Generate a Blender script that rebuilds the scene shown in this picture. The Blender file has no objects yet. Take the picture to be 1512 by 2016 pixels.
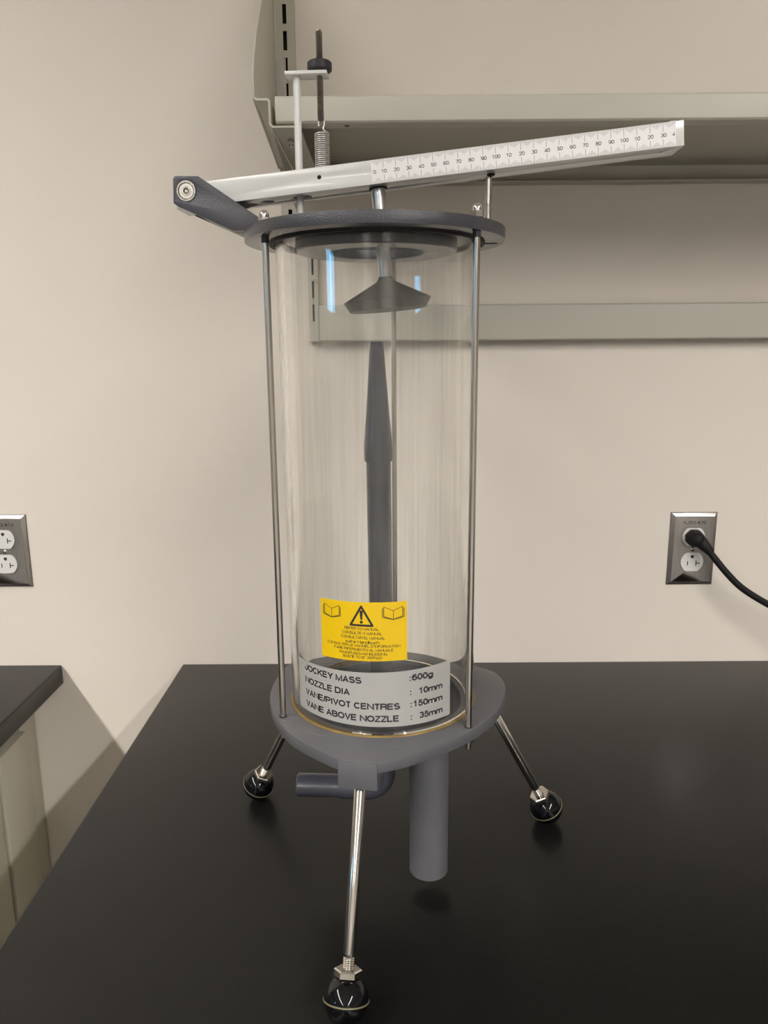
import bpy, bmesh, math, random
from mathutils import Vector, Matrix
from mathutils.geometry import tessellate_polygon
random.seed(7)
PI = math.pi
SC = bpy.context.scene
COL = SC.collection
R = math.radians
TABLE = 0.914                      # height of the bench tops above the floor (m)

# ------------------------------------------------------------------ camera
cam_data = bpy.data.cameras.new('camera')
cam = bpy.data.objects.new('camera', cam_data)
COL.objects.link(cam)
cam_data.sensor_fit = 'VERTICAL'
cam_data.sensor_height = 36.0
cam_data.lens = 1490.0 / 2016.0 * 36.0
cam_data.clip_start = 0.02
PITCH, YAW, ROLL = R(12.010), R(-0.1996), R(-0.438)
d = Vector((math.sin(YAW) * math.cos(PITCH), math.cos(YAW) * math.cos(PITCH), -math.sin(PITCH)))
r0 = Vector((math.cos(YAW), -math.sin(YAW), 0.0))
u0 = r0.cross(d)
rr = r0 * math.cos(ROLL) + u0 * math.sin(ROLL)
uu = u0 * math.cos(ROLL) - r0 * math.sin(ROLL)
m3 = Matrix((rr, uu, -d)).transposed()
cam.matrix_world = Matrix.Translation((0, 0, TABLE + 0.4845)) @ m3.to_4x4()
SC.camera = cam

# ------------------------------------------------------------------ world, exposure
SC.view_settings.view_transform = 'Standard'
SC.view_settings.look = 'None'
SC.view_settings.exposure = 0.07
SC.view_settings.gamma = 1.0
SC.view_settings.use_curve_mapping = False
world = bpy.data.worlds.new('world')
SC.world = world
world.use_nodes = True
bgn = world.node_tree.nodes['Background']
bgn.inputs[0].default_value = (0.16, 0.50, 0.85, 1)     # blue daylight outside the window
bgn.inputs[1].default_value = 16.0
LAMP_STRENGTH = (78.0, 130.0)                             # the two fluorescent rows on the ceiling
LAMP_COLOR = (1.0, 0.97, 0.93)
LAMP_X = (-1.629, 1.494)
LAMP_Z = TABLE + 2.0
ADDED_SKIRT = 85.0                                          # drop of the unseen lamp sides, added to dim the upper wall (mm)
LAMP_Y = ((-6.4, 0.55), (-6.4, -0.9))                    # each row: far end, end near the back wall
WALL_Y = 1.1275

# ------------------------------------------------------------------ materials
def mat(name, col, rough=0.5, metal=0.0, spec=0.5, coat=0.0, emit=None, bump=None, vary=None, alpha=None):
    m = bpy.data.materials.new(name); m.use_nodes = True
    nt = m.node_tree; b = nt.nodes['Principled BSDF']
    b.inputs['Base Color'].default_value = (*col, 1)
    b.inputs['Roughness'].default_value = rough
    b.inputs['Metallic'].default_value = metal
    b.inputs['Specular IOR Level'].default_value = spec
    b.inputs['Coat Weight'].default_value = coat
    if coat: b.inputs['Coat Roughness'].default_value = 0.12
    if emit:
        b.inputs['Emission Color'].default_value = (*emit[0], 1)
        b.inputs['Emission Strength'].default_value = emit[1]
    tc = nt.nodes.new('ShaderNodeTexCoord')
    if bump:
        scale, strength, dist = bump
        n = nt.nodes.new('ShaderNodeTexNoise'); n.inputs['Scale'].default_value = scale
        n.inputs['Detail'].default_value = 3.0
        bp = nt.nodes.new('ShaderNodeBump'); bp.inputs['Strength'].default_value = strength
        bp.inputs['Distance'].default_value = dist
        nt.links.new(tc.outputs['Object'], n.inputs['Vector'])
        nt.links.new(n.outputs['Fac'], bp.inputs['Height'])
        nt.links.new(bp.outputs['Normal'], b.inputs['Normal'])
    if vary:
        scale, amt, stretch = vary
        mp = nt.nodes.new('ShaderNodeMapping'); mp.inputs['Scale'].default_value = stretch
        n = nt.nodes.new('ShaderNodeTexNoise'); n.inputs['Scale'].default_value = scale
        n.inputs['Detail'].default_value = 4.0
        rp = nt.nodes.new('ShaderNodeValToRGB')
        rp.color_ramp.elements[0].position = 0.3; rp.color_ramp.elements[1].position = 0.7
        rp.color_ramp.elements[0].color = tuple(c * (1 - amt) for c in col) + (1,)
        rp.color_ramp.elements[1].color = tuple(min(1, c * (1 + amt)) for c in col) + (1,)
        nt.links.new(tc.outputs['Object'], mp.inputs['Vector'])
        nt.links.new(mp.outputs['Vector'], n.inputs['Vector'])
        nt.links.new(n.outputs['Fac'], rp.inputs['Fac'])
        nt.links.new(rp.outputs['Color'], b.inputs['Base Color'])
    return m

def acrylic(name):
    m = bpy.data.materials.new(name); m.use_nodes = True
    nt = m.node_tree; nt.nodes.clear()
    out = nt.nodes.new('ShaderNodeOutputMaterial')
    g = nt.nodes.new('ShaderNodeBsdfGlass')
    g.inputs['IOR'].default_value = 1.49; g.inputs['Roughness'].default_value = 0.0
    g.inputs['Color'].default_value = (1.0, 1.0, 0.995, 1)
    df = nt.nodes.new('ShaderNodeBsdfTranslucent'); df.inputs['Color'].default_value = (0.85, 0.83, 0.78, 1)
    d2 = nt.nodes.new('ShaderNodeBsdfDiffuse'); d2.inputs['Color'].default_value = (0.85, 0.83, 0.78, 1)
    mx0 = nt.nodes.new('ShaderNodeMixShader')
    nt.links.new(df.outputs[0], mx0.inputs[1]); nt.links.new(d2.outputs[0], mx0.inputs[2])
    tc = nt.nodes.new('ShaderNodeTexCoord'); mp = nt.nodes.new('ShaderNodeMapping')
    mp.inputs['Scale'].default_value = (220, 220, 6)
    n = nt.nodes.new('ShaderNodeTexNoise'); n.inputs['Scale'].default_value = 1.0; n.inputs['Detail'].default_value = 3
    mr = nt.nodes.new('ShaderNodeMapRange')
    mr.inputs['From Min'].default_value = 0.45; mr.inputs['From Max'].default_value = 0.78
    mr.inputs['To Min'].default_value = 0.008; mr.inputs['To Max'].default_value = 0.085
    nt.links.new(tc.outputs['Object'], mp.inputs[0]); nt.links.new(mp.outputs[0], n.inputs['Vector'])
    nt.links.new(n.outputs['Fac'], mr.inputs['Value'])
    mx = nt.nodes.new('ShaderNodeMixShader')
    nt.links.new(mr.outputs[0], mx.inputs[0]); nt.links.new(g.outputs[0], mx.inputs[1]); nt.links.new(mx0.outputs[0], mx.inputs[2])
    nt.links.new(mx.outputs[0], out.inputs[0])
    return m

M = {
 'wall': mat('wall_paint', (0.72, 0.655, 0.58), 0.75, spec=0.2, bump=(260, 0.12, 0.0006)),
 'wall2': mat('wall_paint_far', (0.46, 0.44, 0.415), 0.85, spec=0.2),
 'ceiling': mat('ceiling_tile', (0.82, 0.81, 0.79), 0.9, spec=0.1, bump=(120, 0.2, 0.001)),
 'floor': mat('vinyl_floor', (0.26, 0.25, 0.235), 0.45, vary=(6, 0.15, (1, 1, 1))),
 'epoxy': mat('black_epoxy_top', (0.0078, 0.0075, 0.0068), 0.28, spec=0.23, bump=(900, 0.06, 0.0002), vary=(700, 0.35, (1, 1, 1))),
 'cabinet': mat('cabinet_laminate', (0.50, 0.47, 0.39), 0.5, spec=0.3),
 'dark': mat('dark_gap', (0.02, 0.018, 0.016), 0.8),
 'shelf': mat('shelf_enamel', (0.46, 0.436, 0.368), 0.42, spec=0.4, bump=(500, 0.04, 0.0003)),
 'enamel': mat('grey_hammered_enamel', (0.045, 0.045, 0.053), 0.28, spec=0.5, bump=(900, 0.5, 0.0008)),
 'enamel_under': mat('grey_smooth_underside', (0.045, 0.045, 0.053), 0.22, spec=0.5, bump=(300, 0.03, 0.0004)),
 'enamel_flat': mat('grey_smooth_enamel', (0.108, 0.107, 0.115), 0.36, spec=0.5, bump=(300, 0.10, 0.0006), vary=(35, 0.07, (1, 1, 1))),
 'nozzle': mat('dark_grey_nozzle_enamel', (0.050, 0.051, 0.066), 0.24, spec=0.6, bump=(700, 0.1, 0.0005)),
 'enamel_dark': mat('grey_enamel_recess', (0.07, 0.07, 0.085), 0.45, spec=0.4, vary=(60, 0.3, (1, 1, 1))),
 'steel': mat('stainless_steel', (0.50, 0.465, 0.42), 0.20, metal=1.0),
 'bright': mat('polished_steel', (0.70, 0.665, 0.615), 0.15, metal=1.0),
 'zinc': mat('zinc_plated_steel', (0.54, 0.53, 0.515), 0.30, metal=1.0),
 'thread': mat('threaded_steel', (0.27, 0.24, 0.21), 0.32, metal=1.0),
 'vane': mat('machined_grey_alloy', (0.19, 0.19, 0.18), 0.42, metal=0.3),
 'beam': mat('grey_white_gloss_paint', (0.65, 0.65, 0.625), 0.22, spec=0.5, coat=0.3, bump=(180, 0.10, 0.0009)),
 'scale': mat('white_scale_film', (0.80, 0.785, 0.775), 0.4, spec=0.4),
 'print': mat('black_print', (0.016, 0.014, 0.018), 0.5),
 'tick': mat('tick_print', (0.10, 0.09, 0.085), 0.5),
 'yellow': mat('yellow_vinyl', (0.74, 0.49, 0.004), 0.38, spec=0.4),
 'silver': mat('silver_grey_vinyl', (0.385, 0.378, 0.36), 0.45, spec=0.4),
 'black': mat('black_gloss_plastic', (0.003, 0.003, 0.004), 0.05, spec=0.4),
 'knob': mat('black_knurled_plastic', (0.014, 0.014, 0.016), 0.45),
 'rubber': mat('black_rubber', (0.010, 0.0095, 0.009), 0.6, spec=0.22),
 'oring': mat('tan_seam_ring', (0.17, 0.15, 0.085), 0.4),
 'amber': mat('amber_sealing_ring', (0.21, 0.135, 0.04), 0.45, spec=0.3, vary=(50, 0.25, (1, 1, 1))),
 'plate': mat('brushed_steel_plate', (0.40, 0.375, 0.345), 0.36, metal=1.0, vary=(60, 0.10, (12, 1, 1))),
 'socket': mat('white_socket_plastic', (0.68, 0.67, 0.64), 0.25, spec=0.5),
 'cream': mat('cream_plastic', (0.78, 0.74, 0.66), 0.4),
 'tape': mat('old_glue_residue', (0.20, 0.18, 0.17), 0.5),
 'acrylic': acrylic('clear_acrylic'),
 'lamp0': mat('dim_lamp_diffuser', (0.9, 0.9, 0.9), 0.5, emit=(LAMP_COLOR, LAMP_STRENGTH[0])),  # left row, set weaker to balance the light on the wall
 'lamp1': mat('lamp_diffuser', (0.9, 0.9, 0.9), 0.5, emit=(LAMP_COLOR, LAMP_STRENGTH[1])),
 'lampbody': mat('lamp_housing', (0.35, 0.35, 0.35), 0.5),
 'frame': mat('window_frame', (0.5, 0.5, 0.5), 0.4, metal=0.3),
}
gm = bpy.data.materials.new('window_glass'); gm.use_nodes = True
gb = gm.node_tree.nodes['Principled BSDF']
gb.inputs['Transmission Weight'].default_value = 1.0; gb.inputs['Roughness'].default_value = 0.0
gb.inputs['Base Color'].default_value = (0.97, 0.98, 0.98, 1)
M['glass'] = gm

# ------------------------------------------------------------------ mesh builder (millimetres in, metres out)
class MB:
    def __init__(s, mats):
        s.v = []; s.f = []; s.mi = []; s.mats = mats if isinstance(mats, (list, tuple)) else [mats]
    def add(s, vs, fs, mi=0):
        o = len(s.v); s.v += [tuple(v) for v in vs]
        for f in fs: s.f.append([o + i for i in f]); s.mi.append(mi)
    def box(s, x0, x1, y0, y1, z0, z1, mi=0, fr=None):
        vs = [(x, y, z) for z in (z0, z1) for y in (y0, y1) for x in (x0, x1)]
        if fr: vs = [fr(*v) for v in vs]
        s.add(vs, [(0, 2, 3, 1), (4, 5, 7, 6), (0, 1, 5, 4), (2, 6, 7, 3), (0, 4, 6, 2), (1, 3, 7, 5)], mi)
    def lathe(s, prof, o=(0, 0, 0), ax=(0, 0, 1), n=48, mi=0, closed=False, ref=None):
        ax = Vector(ax).normalized(); o = Vector(o)
        rf = Vector(ref) if ref else (Vector((1, 0, 0)) if abs(ax.x) < 0.9 else Vector((0, 1, 0)))
        e1 = (rf - ax * rf.dot(ax)).normalized(); e2 = ax.cross(e1)
        vs = []; fs = []; ids = []
        for (r, z) in prof:
            if r < 1e-6:
                ids.append([len(vs)]); vs.append(o + ax * z)
            else:
                ids.append(list(range(len(vs), len(vs) + n)))
                for k in range(n):
                    a = 2 * PI * k / n
                    vs.append(o + ax * z + (e1 * math.cos(a) + e2 * math.sin(a)) * r)
        pairs = list(zip(ids[:-1], ids[1:])) + ([(ids[-1], ids[0])] if closed else [])
        for a, b in pairs:
            for k in range(n):
                k2 = (k + 1) % n
                if len(a) == 1 and len(b) == 1: continue
                if len(a) == 1: fs.append((a[0], b[k2], b[k]))
                elif len(b) == 1: fs.append((a[k], a[k2], b[0]))
                else: fs.append((a[k], a[k2], b[k2], b[k]))
        s.add(vs, fs, mi)
    def rod(s, a, b, r, n=32, ch=0.0, mi=0, r2=None):
        a = Vector(a); b = Vector(b); L = (b - a).length; r2 = r if r2 is None else r2
        c = min(ch, r * 0.6)
        prof = [(0, 0), (r - c, 0)] + ([(r, c), (r2, L - c)] if c else [(r2, L)]) + ([(r2 - c, L)] if c else []) + [(0, L)]
        s.lathe(prof, a, b - a, n, mi)
    def hexnut(s, o, ax, af, h, mi=0, rot=0.26):
        ax = Vector(ax).normalized(); R0 = af / 2 / math.cos(PI / 6)
        rf = Vector((1, 0, 0)) if abs(ax.x) < 0.8 else Vector((0, 1, 0))
        e1 = (rf - ax * rf.dot(ax)).normalized(); e2 = ax.cross(e1); o = Vector(o)
        c = 0.09 * af
        vs = []
        for (k, z) in ((0.9, 0), (1, c * 0.6), (1, h - c * 0.6), (0.9, h)):
            for i in range(6):
                a = 2 * PI * i / 6 + rot
                vs.append(o + ax * z + (e1 * math.cos(a) + e2 * math.sin(a)) * R0 * k)
        fs = [tuple(range(5, -1, -1)), tuple(range(18, 24))]
        for L in range(3):
            for i in range(6):
                fs.append((L * 6 + i, L * 6 + (i + 1) % 6, L * 6 + 6 + (i + 1) % 6, L * 6 + 6 + i))
        s.add(vs, fs, mi)
    def plate(s, outer, holes, fr, t0, t1, mi=0):
        """outer / holes: loops of 2D points; fr(u, v, t) -> 3D"""
        loops = [list(outer)] + [list(h) for h in holes]
        tris = tessellate_polygon([[Vector((p[0], p[1], 0)) for p in L] for L in loops])
        pts = [p for L in loops for p in L]; n = len(pts)
        vs = [fr(p[0], p[1], t0) for p in pts] + [fr(p[0], p[1], t1) for p in pts]
        fs = []
        for t in tris:
            fs.append(tuple(t)); fs.append(tuple(n + i for i in reversed(t)))
        o = 0
        for L in loops:
            k = len(L)
            for i in range(k):
                j = (i + 1) % k
                fs.append((o + i, o + j, n + o + j, n + o + i))
            o += k
        s.add(vs, fs, mi)
    def sweep(s, path, rad, n=16, mi=0, cap=True):
        P = [Vector(p) for p in path]; rs = rad if isinstance(rad, (list, tuple)) else [rad] * len(P)
        vs = []; fs = []; e1 = None
        for i, p in enumerate(P):
            t = (P[min(i + 1, len(P) - 1)] - P[max(i - 1, 0)]).normalized()
            if e1 is None:
                rf = Vector((0, 0, 1)) if abs(t.z) < 0.9 else Vector((1, 0, 0)); e1 = (rf - t * rf.dot(t)).normalized()
            else: e1 = (e1 - t * e1.dot(t)).normalized()
            e2 = t.cross(e1)
            for k in range(n):
                a = 2 * PI * k / n; vs.append(p + (e1 * math.cos(a) + e2 * math.sin(a)) * rs[i])
        for i in range(len(P) - 1):
            for k in range(n):
                k2 = (k + 1) % n; fs.append((i * n + k, i * n + k2, i * n + n + k2, i * n + n + k))
        if cap:
            fs.append(tuple(range(n - 1, -1, -1))); fs.append(tuple(range((len(P) - 1) * n, len(P) * n)))
        s.add(vs, fs, mi)
    def build(s, name, parent=None, bevel=0.0, seg=2, smooth=35, fix=True):
        me = bpy.data.meshes.new(name)
        me.from_pydata([(x * .001, y * .001, z * .001) for x, y, z in s.v], [], s.f)
        for m in s.mats: me.materials.append(m)
        for p, i in zip(me.polygons, s.mi): p.material_index = i
        bm = bmesh.new(); bm.from_mesh(me)
        if fix:
            bmesh.ops.remove_doubles(bm, verts=bm.verts, dist=1e-7)
            bmesh.ops.recalc_face_normals(bm, faces=bm.faces)
        if bevel:
            es = [e for e in bm.edges if len(e.link_faces) == 2 and e.calc_face_angle(0) > R(40)]
            bmesh.ops.bevel(bm, geom=es, offset=bevel * .001, segments=seg, affect='EDGES', clamp_overlap=True, profile=0.5)
        bm.to_mesh(me); bm.free()
        if smooth:
            for p in me.polygons: p.use_smooth = True
            me.set_sharp_from_angle(angle=R(smooth))
        o = bpy.data.objects.new(name, me); COL.objects.link(o)
        if parent: o.parent = parent
        return o

def empty(name, loc):
    o = bpy.data.objects.new(name, None); COL.objects.link(o); o.location = loc; o.empty_display_size = 0.02
    return o
def tag(o, label, cat, group=None):
    o['label'] = label; o['category'] = cat
    if group: o['group'] = group
    return o
def struct(o): o['kind'] = 'structure'; return o
def circle(cx, cy, r, n=48, a0=0.0): return [(cx + r * math.cos(a0 + 2 * PI * i / n), cy + r * math.sin(a0 + 2 * PI * i / n)) for i in range(n)]
def ball(r, n=16, a0=-90, a1=90): return [(abs(r * math.cos(R(a0 + (a1 - a0) * i / n))) if 0 < i < n or abs(a0) != 90 or abs(a1) != 90 else 0.0, r * math.sin(R(a0 + (a1 - a0) * i / n))) for i in range(n + 1)]
XYZ = lambda u, v, t: (u, v, t)

# flat lettering drawn as monoline strokes (plain grotesque capitals), laid on a surface by fr(u, v)
# glyph: advance width, strokes; points are (x, y) in the glyph's own box, 6-tuples are arcs (cx, cy, rx, ry, from, to)
GL = {
 'A': (.98, [[(0, -.08), (.5, 1), (1, -.08)], [(.2, .29), (.8, .29)]]),
 'B': (.96, [[(0, 0), (0, 1), (.6, 1), (.6, .765, .34, .235, 90, -90), (0, .53)], [(.5, .53), (.64, .53), (.64, .265, .36, .265, 90, -90), (0, 0)]]),
 'C': (1.0, [[(.5, .5, .5, .5, 42, 318)]]),
 'D': (1.0, [[(0, 0), (0, 1), (.5, 1), (.5, .5, .5, .5, 90, -90), (0, 0)]]),
 'E': (.9, [[(1, 1), (0, 1), (0, 0), (1, 0)], [(0, .52), (.92, .52)]]),
 'F': (.84, [[(1, 1), (0, 1), (0, -.08)], [(0, .5), (.86, .5)]]),
 'G': (1.06, [[(.5, .5, .5, .5, 45, 330), (1, .45), (.56, .45)], [(1, .5), (1, -.05)]]),
 'H': (1.0, [[(0, -.08), (0, 1.08)], [(1, -.08), (1, 1.08)], [(0, .52), (1, .52)]]),
 'I': (.38, [[(.5, -.08), (.5, 1.08)]]),
 'J': (.8, [[(1, 1.08), (1, .34), (.5, .34, .5, .34, 0, -180), (0, .42)]]),
 'K': (.98, [[(0, -.08), (0, 1.08)], [(1, 1.08), (0, .36)], [(.34, .6), (1.02, -.08)]]),
 'L': (.84, [[(0, 1.08), (0, 0), (1, 0)]]),
 'M': (1.08, [[(0, -.08), (0, 1), (.5, 0), (1, 1), (1, -.08)]]),
 'N': (1.0, [[(0, -.08), (0, 1), (1, 0), (1, 1.08)]]),
 'O': (1.08, [[(.5, .5, .5, .5, 0, 360)]]),
 'P': (.92, [[(0, -.08), (0, 1), (.62, 1), (.62, .73, .38, .27, 90, -90), (0, .46)]]),
 'R': (.98, [[(0, -.08), (0, 1), (.62, 1), (.62, .745, .36, .255, 90, -90), (0, .49)], [(.55, .49), (.72, .48), (.92, .34), (.96, -.08)]]),
 'S': (.92, [[(.5, .75, .45, .25, 25, 250), (.5, .5), (.5, .26, .5, .26, 75, -155)]]),
 'T': (.86, [[(0, 1), (1, 1)], [(.5, 1), (.5, -.08)]]),
 'U': (1.0, [[(0, 1.08), (0, .4), (.5, .4, .5, .4, 180, 360), (1, 1.08)]]),
 'V': (.94, [[(0, 1.08), (.5, 0), (1, 1.08)]]),
 'X': (.94, [[(0, -.08), (1, 1.08)], [(0, 1.08), (1, -.08)]]),
 'Y': (.94, [[(0, 1.08), (.5, .42), (1, 1.08)], [(.5, .45), (.5, -.08)]]),
 'Z': (.86, [[(0, 1), (1, 1), (0, 0), (1, 0)]]),
 '\u0393': (.84, [[(1, 1), (0, 1), (0, -.08)]]),
 '\u0394': (.96, [[(0, 0), (.5, 1), (1, 0), (0, 0)]]),
 '\u039b': (.96, [[(0, -.08), (.5, 1), (1, -.08)]]),
 '\u03a0': (1.0, [[(0, -.08), (0, 1), (1, 1), (1, -.08)]]),
 '0': (.77, [[(.5, .5, .5, .5, 0, 360)]]),
 '1': (.77, [[(.08, .76), (.36, .8), (.6, 1), (.6, -.08)]]),
 '2': (.77, [[(.5, .7, .46, .3, 170, -35), (0, 0), (1, 0)]]),
 '3': (.77, [[(.47, .755, .43, .245, 160, -75), (.42, .52)], [(.42, .52), (.5, .27, .5, .27, 78, -165)]]),
 '4': (.77, [[(.7, -.08), (.7, 1), (0, .27), (1.06, .27)]]),
 '5': (.77, [[(.92, 1), (.2, 1), (.1, .5), (.48, .32, .5, .32, 135, -160)]]),
 '6': (.77, [[(.5, .31, .5, .31, 180, -180), (0, .55), (.52, .55, .5, .45, 170, 40)]]),
 '7': (.77, [[(0, 1), (1, 1), (.55, .5), (.38, -.08)]]),
 '8': (.77, [[(.5, .765, .43, .235, 0, 360)], [(.5, .265, .5, .265, 0, 360)]]),
 '9': (.77, [[(.5, .69, .5, .31, 0, 360), (1, .45), (.48, .45, .5, .45, -10, -140)]]),
 ':': (.46, [[(.5, -.09), (.5, .1)], [(.5, .52), (.5, .71)]]),
 '/': (.40, [[(-.1, -.08), (1.1, 1.08)]]),
 '-': (.50, [[(0, .34), (1, .34)]]),
 "'": (.30, [[(.5, 1.08), (.5, .72)]]),
 '#': (.77, [[(.22, -.05), (.36, 1.05)], [(.64, -.05), (.78, 1.05)], [(0, .32), (.96, .32)], [(.04, .68), (1, .68)]]),
 'a': (.77, [[(.5, .46, .42, .22, 160, 0), (.92, .12), (1, -.08)], [(.92, .38), (.42, .38), (.42, .19, .42, .19, 90, 270), (.6, 0), (.92, .2)]]),
 'b': (.85, [[(0, 1.08), (0, -.08)], [(.5, .34, .5, .34, 0, 360)]]),
 'c': (.77, [[(.5, .34, .5, .34, 42, 318)]]),
 'd': (.85, [[(1, 1.08), (1, -.08)], [(.5, .34, .5, .34, 0, 360)]]),
 'e': (.77, [[(0, .36), (1, .36), (.5, .34, .5, .34, 2, 312)]]),
 'g': (.85, [[(1, .75), (1, -.02), (.5, -.02, .5, .26, 0, -155)], [(.5, .34, .5, .34, 0, 360)]]),
 'h': (.85, [[(0, 1.08), (0, -.08)], [(0, .38), (.5, .38, .5, .3, 180, 0), (1, -.08)]]),
 'i': (.38, [[(.5, -.08), (.5, .76)], [(.5, .92), (.5, 1.08)]]),
 'm': (1.24, [[(0, .76), (0, -.08)], [(0, .42), (.25, .42, .25, .26, 180, 0), (.5, -.08)], [(.5, .42), (.75, .42, .25, .26, 180, 0), (1, -.08)]]),
 'n': (.85, [[(0, .76), (0, -.08)], [(0, .38), (.5, .38, .5, .3, 180, 0), (1, -.08)]]),
 's': (.77, [[(.5, .51, .44, .17, 25, 250), (.5, .35), (.5, .17, .5, .17, 75, -155)]]),
 'u': (.85, [[(0, .76), (0, .3), (.5, .3, .5, .3, 180, 360), (1, .3)], [(1, .76), (1, -.08)]]),
 ' ': (.40, []),
}
for g, c in zip('\u0391\u0392\u0395\u0396\u0397\u0399\u039a\u039c\u039d\u039f\u03a1\u03a4\u03a7\u03a5', 'ABEZHIKMNOPTXY'): GL[g] = GL[c]
SB = 0.045                                                             # side bearing
def strokes(text, w):
    """polylines of a line of text at cap height 1, pen advance from 0"""
    out = []; x = 0.0
    for ch in text:
        adv, st = GL[ch]; iw = adv - 2 * SB - w
        for s in st:
            pl = []
            for q in s:
                if len(q) == 2: pl.append(q)
                else:
                    cx_, cy_, rx, ry, a, b = q; n = max(4, int(abs(b - a) / 18))
                    pl += [(cx_ + rx * math.cos(R(a + (b - a) * i / n)), cy_ + ry * math.sin(R(a + (b - a) * i / n))) for i in range(n + 1)]
            pts = []
            for px, py in pl:
                p = Vector((x + SB + w / 2 + px * max(iw, 0), w / 2 + py * (1 - w)))
                if not pts or (p - pts[-1]).length > 1e-4: pts.append(p)
            out.append(pts)
        x += adv
    return out
def ribbon(pts, w):
    n = len(pts); closed = (pts[0] - pts[-1]).length < 1e-3
    if closed: pts = pts[:-1]; n -= 1
    L = []; Rr = []
    for i in range(n):
        a = pts[i - 1] if (closed or i > 0) else None; b = pts[(i + 1) % n] if (closed or i < n - 1) else None
        d0 = (pts[i] - a).normalized() if a is not None else (b - pts[i]).normalized()
        d1 = (b - pts[i]).normalized() if b is not None else d0
        n0 = Vector((-d0.y, d0.x)); n1 = Vector((-d1.y, d1.x)); m = n0 + n1
        m = m.normalized() if m.length > 1e-4 else n0
        k = min(1.0 / max(m.dot(n0), 0.2), 1.9) * w / 2
        L.append(pts[i] + m * k); Rr.append(pts[i] - m * k)
    vs = L + Rr; m = n if closed else n - 1
    return vs, [(i, (i + 1) % n, n + (i + 1) % n, n + i) for i in range(m)]
def letter(mb, text, fr, x0, x1, base, cap, w=0.16, mi=0, align=None):
    """x0..x1: the width the line fills (x1 None: natural width; align 'c' centres it on x0)"""
    sets = [ribbon(s, w) for s in strokes(text, w)]
    a = min(v.x for vs, _ in sets for v in vs); b = max(v.x for vs, _ in sets for v in vs)
    kx = (x1 - x0) / (b - a) if x1 is not None else cap
    s0 = x0 - ((b - a) * kx / 2 if align == 'c' else 0)
    for vs, fs in sets:
        mb.add([fr(s0 + (v.x - a) * kx, base + v.y * cap) for v in vs], fs, mi)

# ------------------------------------------------------------------ the room
X0, X1, Y0, ZC = -3900, 3700, -6800, 2960
WY = WALL_Y * 1000
mb = MB(M['floor']); mb.box(X0 - 100, X1 + 100, Y0 - 100, WY + 100, -60, 0); struct(mb.build('floor', smooth=0))
mb = MB(M['ceiling']); mb.box(X0 - 100, X1 + 100, Y0 - 100, WY + 100, ZC, ZC + 60); struct(mb.build('ceiling', smooth=0))
mb = MB(M['wall']); mb.box(X0 - 100, X1 + 100, WY, WY + 100, 0, ZC); struct(mb.build('wall_back', smooth=0))
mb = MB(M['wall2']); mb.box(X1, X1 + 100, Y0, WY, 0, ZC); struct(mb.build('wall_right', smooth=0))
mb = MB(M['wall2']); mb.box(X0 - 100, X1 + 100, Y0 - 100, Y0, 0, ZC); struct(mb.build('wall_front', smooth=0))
# wall with the window behind the photographer's left shoulder
wy0, wy1, wz0, wz1 = -2750, -1950, 1620, 2090
mb = MB(M['wall2'])
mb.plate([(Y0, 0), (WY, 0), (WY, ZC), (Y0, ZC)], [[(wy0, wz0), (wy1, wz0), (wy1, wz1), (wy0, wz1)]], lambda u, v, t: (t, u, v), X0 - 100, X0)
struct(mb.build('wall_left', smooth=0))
win = struct(empty('window_1', (X0 * .001, (wy0 + wy1) * .0005, wz0 * .001)))
def wf(u, v, t): return (t, u - (wy0 + wy1) / 2, v - wz0)
mb = MB(M['frame'])
mb.plate([(wy0, wz0), (wy1, wz0), (wy1, wz1), (wy0, wz1)],
         [[(wy0 + 35, wz0 + 35), (-2365, wz0 + 35), (-2365, wz1 - 35), (wy0 + 35, wz1 - 35)],
          [(-2335, wz0 + 35), (wy1 - 35, wz0 + 35), (wy1 - 35, wz1 - 35), (-2335, wz1 - 35)]], wf, -80, -30)
mb.build('window_frame', win, smooth=0)
mb = MB(M['glass']); mb.box(-58, -52, wy0 + 30 + 2350, wy1 - 30 + 2350, 30, wz1 - wz0 - 30)
mb.build('window_pane', win, smooth=0)

# ceiling lights: two long fluorescent rows running towards the back wall
for i, lx in enumerate(LAMP_X):
    L = empty('ceiling_light', (lx, (LAMP_Y[i][0] + LAMP_Y[i][1]) / 2, LAMP_Z))
    tag(L, ('long fluorescent ceiling light over the left bench', 'long fluorescent ceiling light over the right end of the bench')[i], 'light', 'fluorescent ceiling lights')
    hl = (LAMP_Y[i][1] - LAMP_Y[i][0]) * 500
    h = ZC - LAMP_Z * 1000
    mb = MB(M['lampbody']); mb.box(-95, 95, -hl - 20, hl + 20, 8, h)
    mb.box(-95, -81, -hl - 20, hl + 20, -ADDED_SKIRT, 7.9); mb.box(81, 95, -hl - 20, hl + 20, -ADDED_SKIRT, 7.9)  # unseen side skirts, added to cut the light on the upper wall
    mb.build('lamp_housing', L, smooth=0)
    mb = MB(M['lamp%d' % i]); mb.box(-80, 80, -hl, hl, 0, 7.5); mb.build('lamp_diffuser', L, smooth=0)

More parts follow.
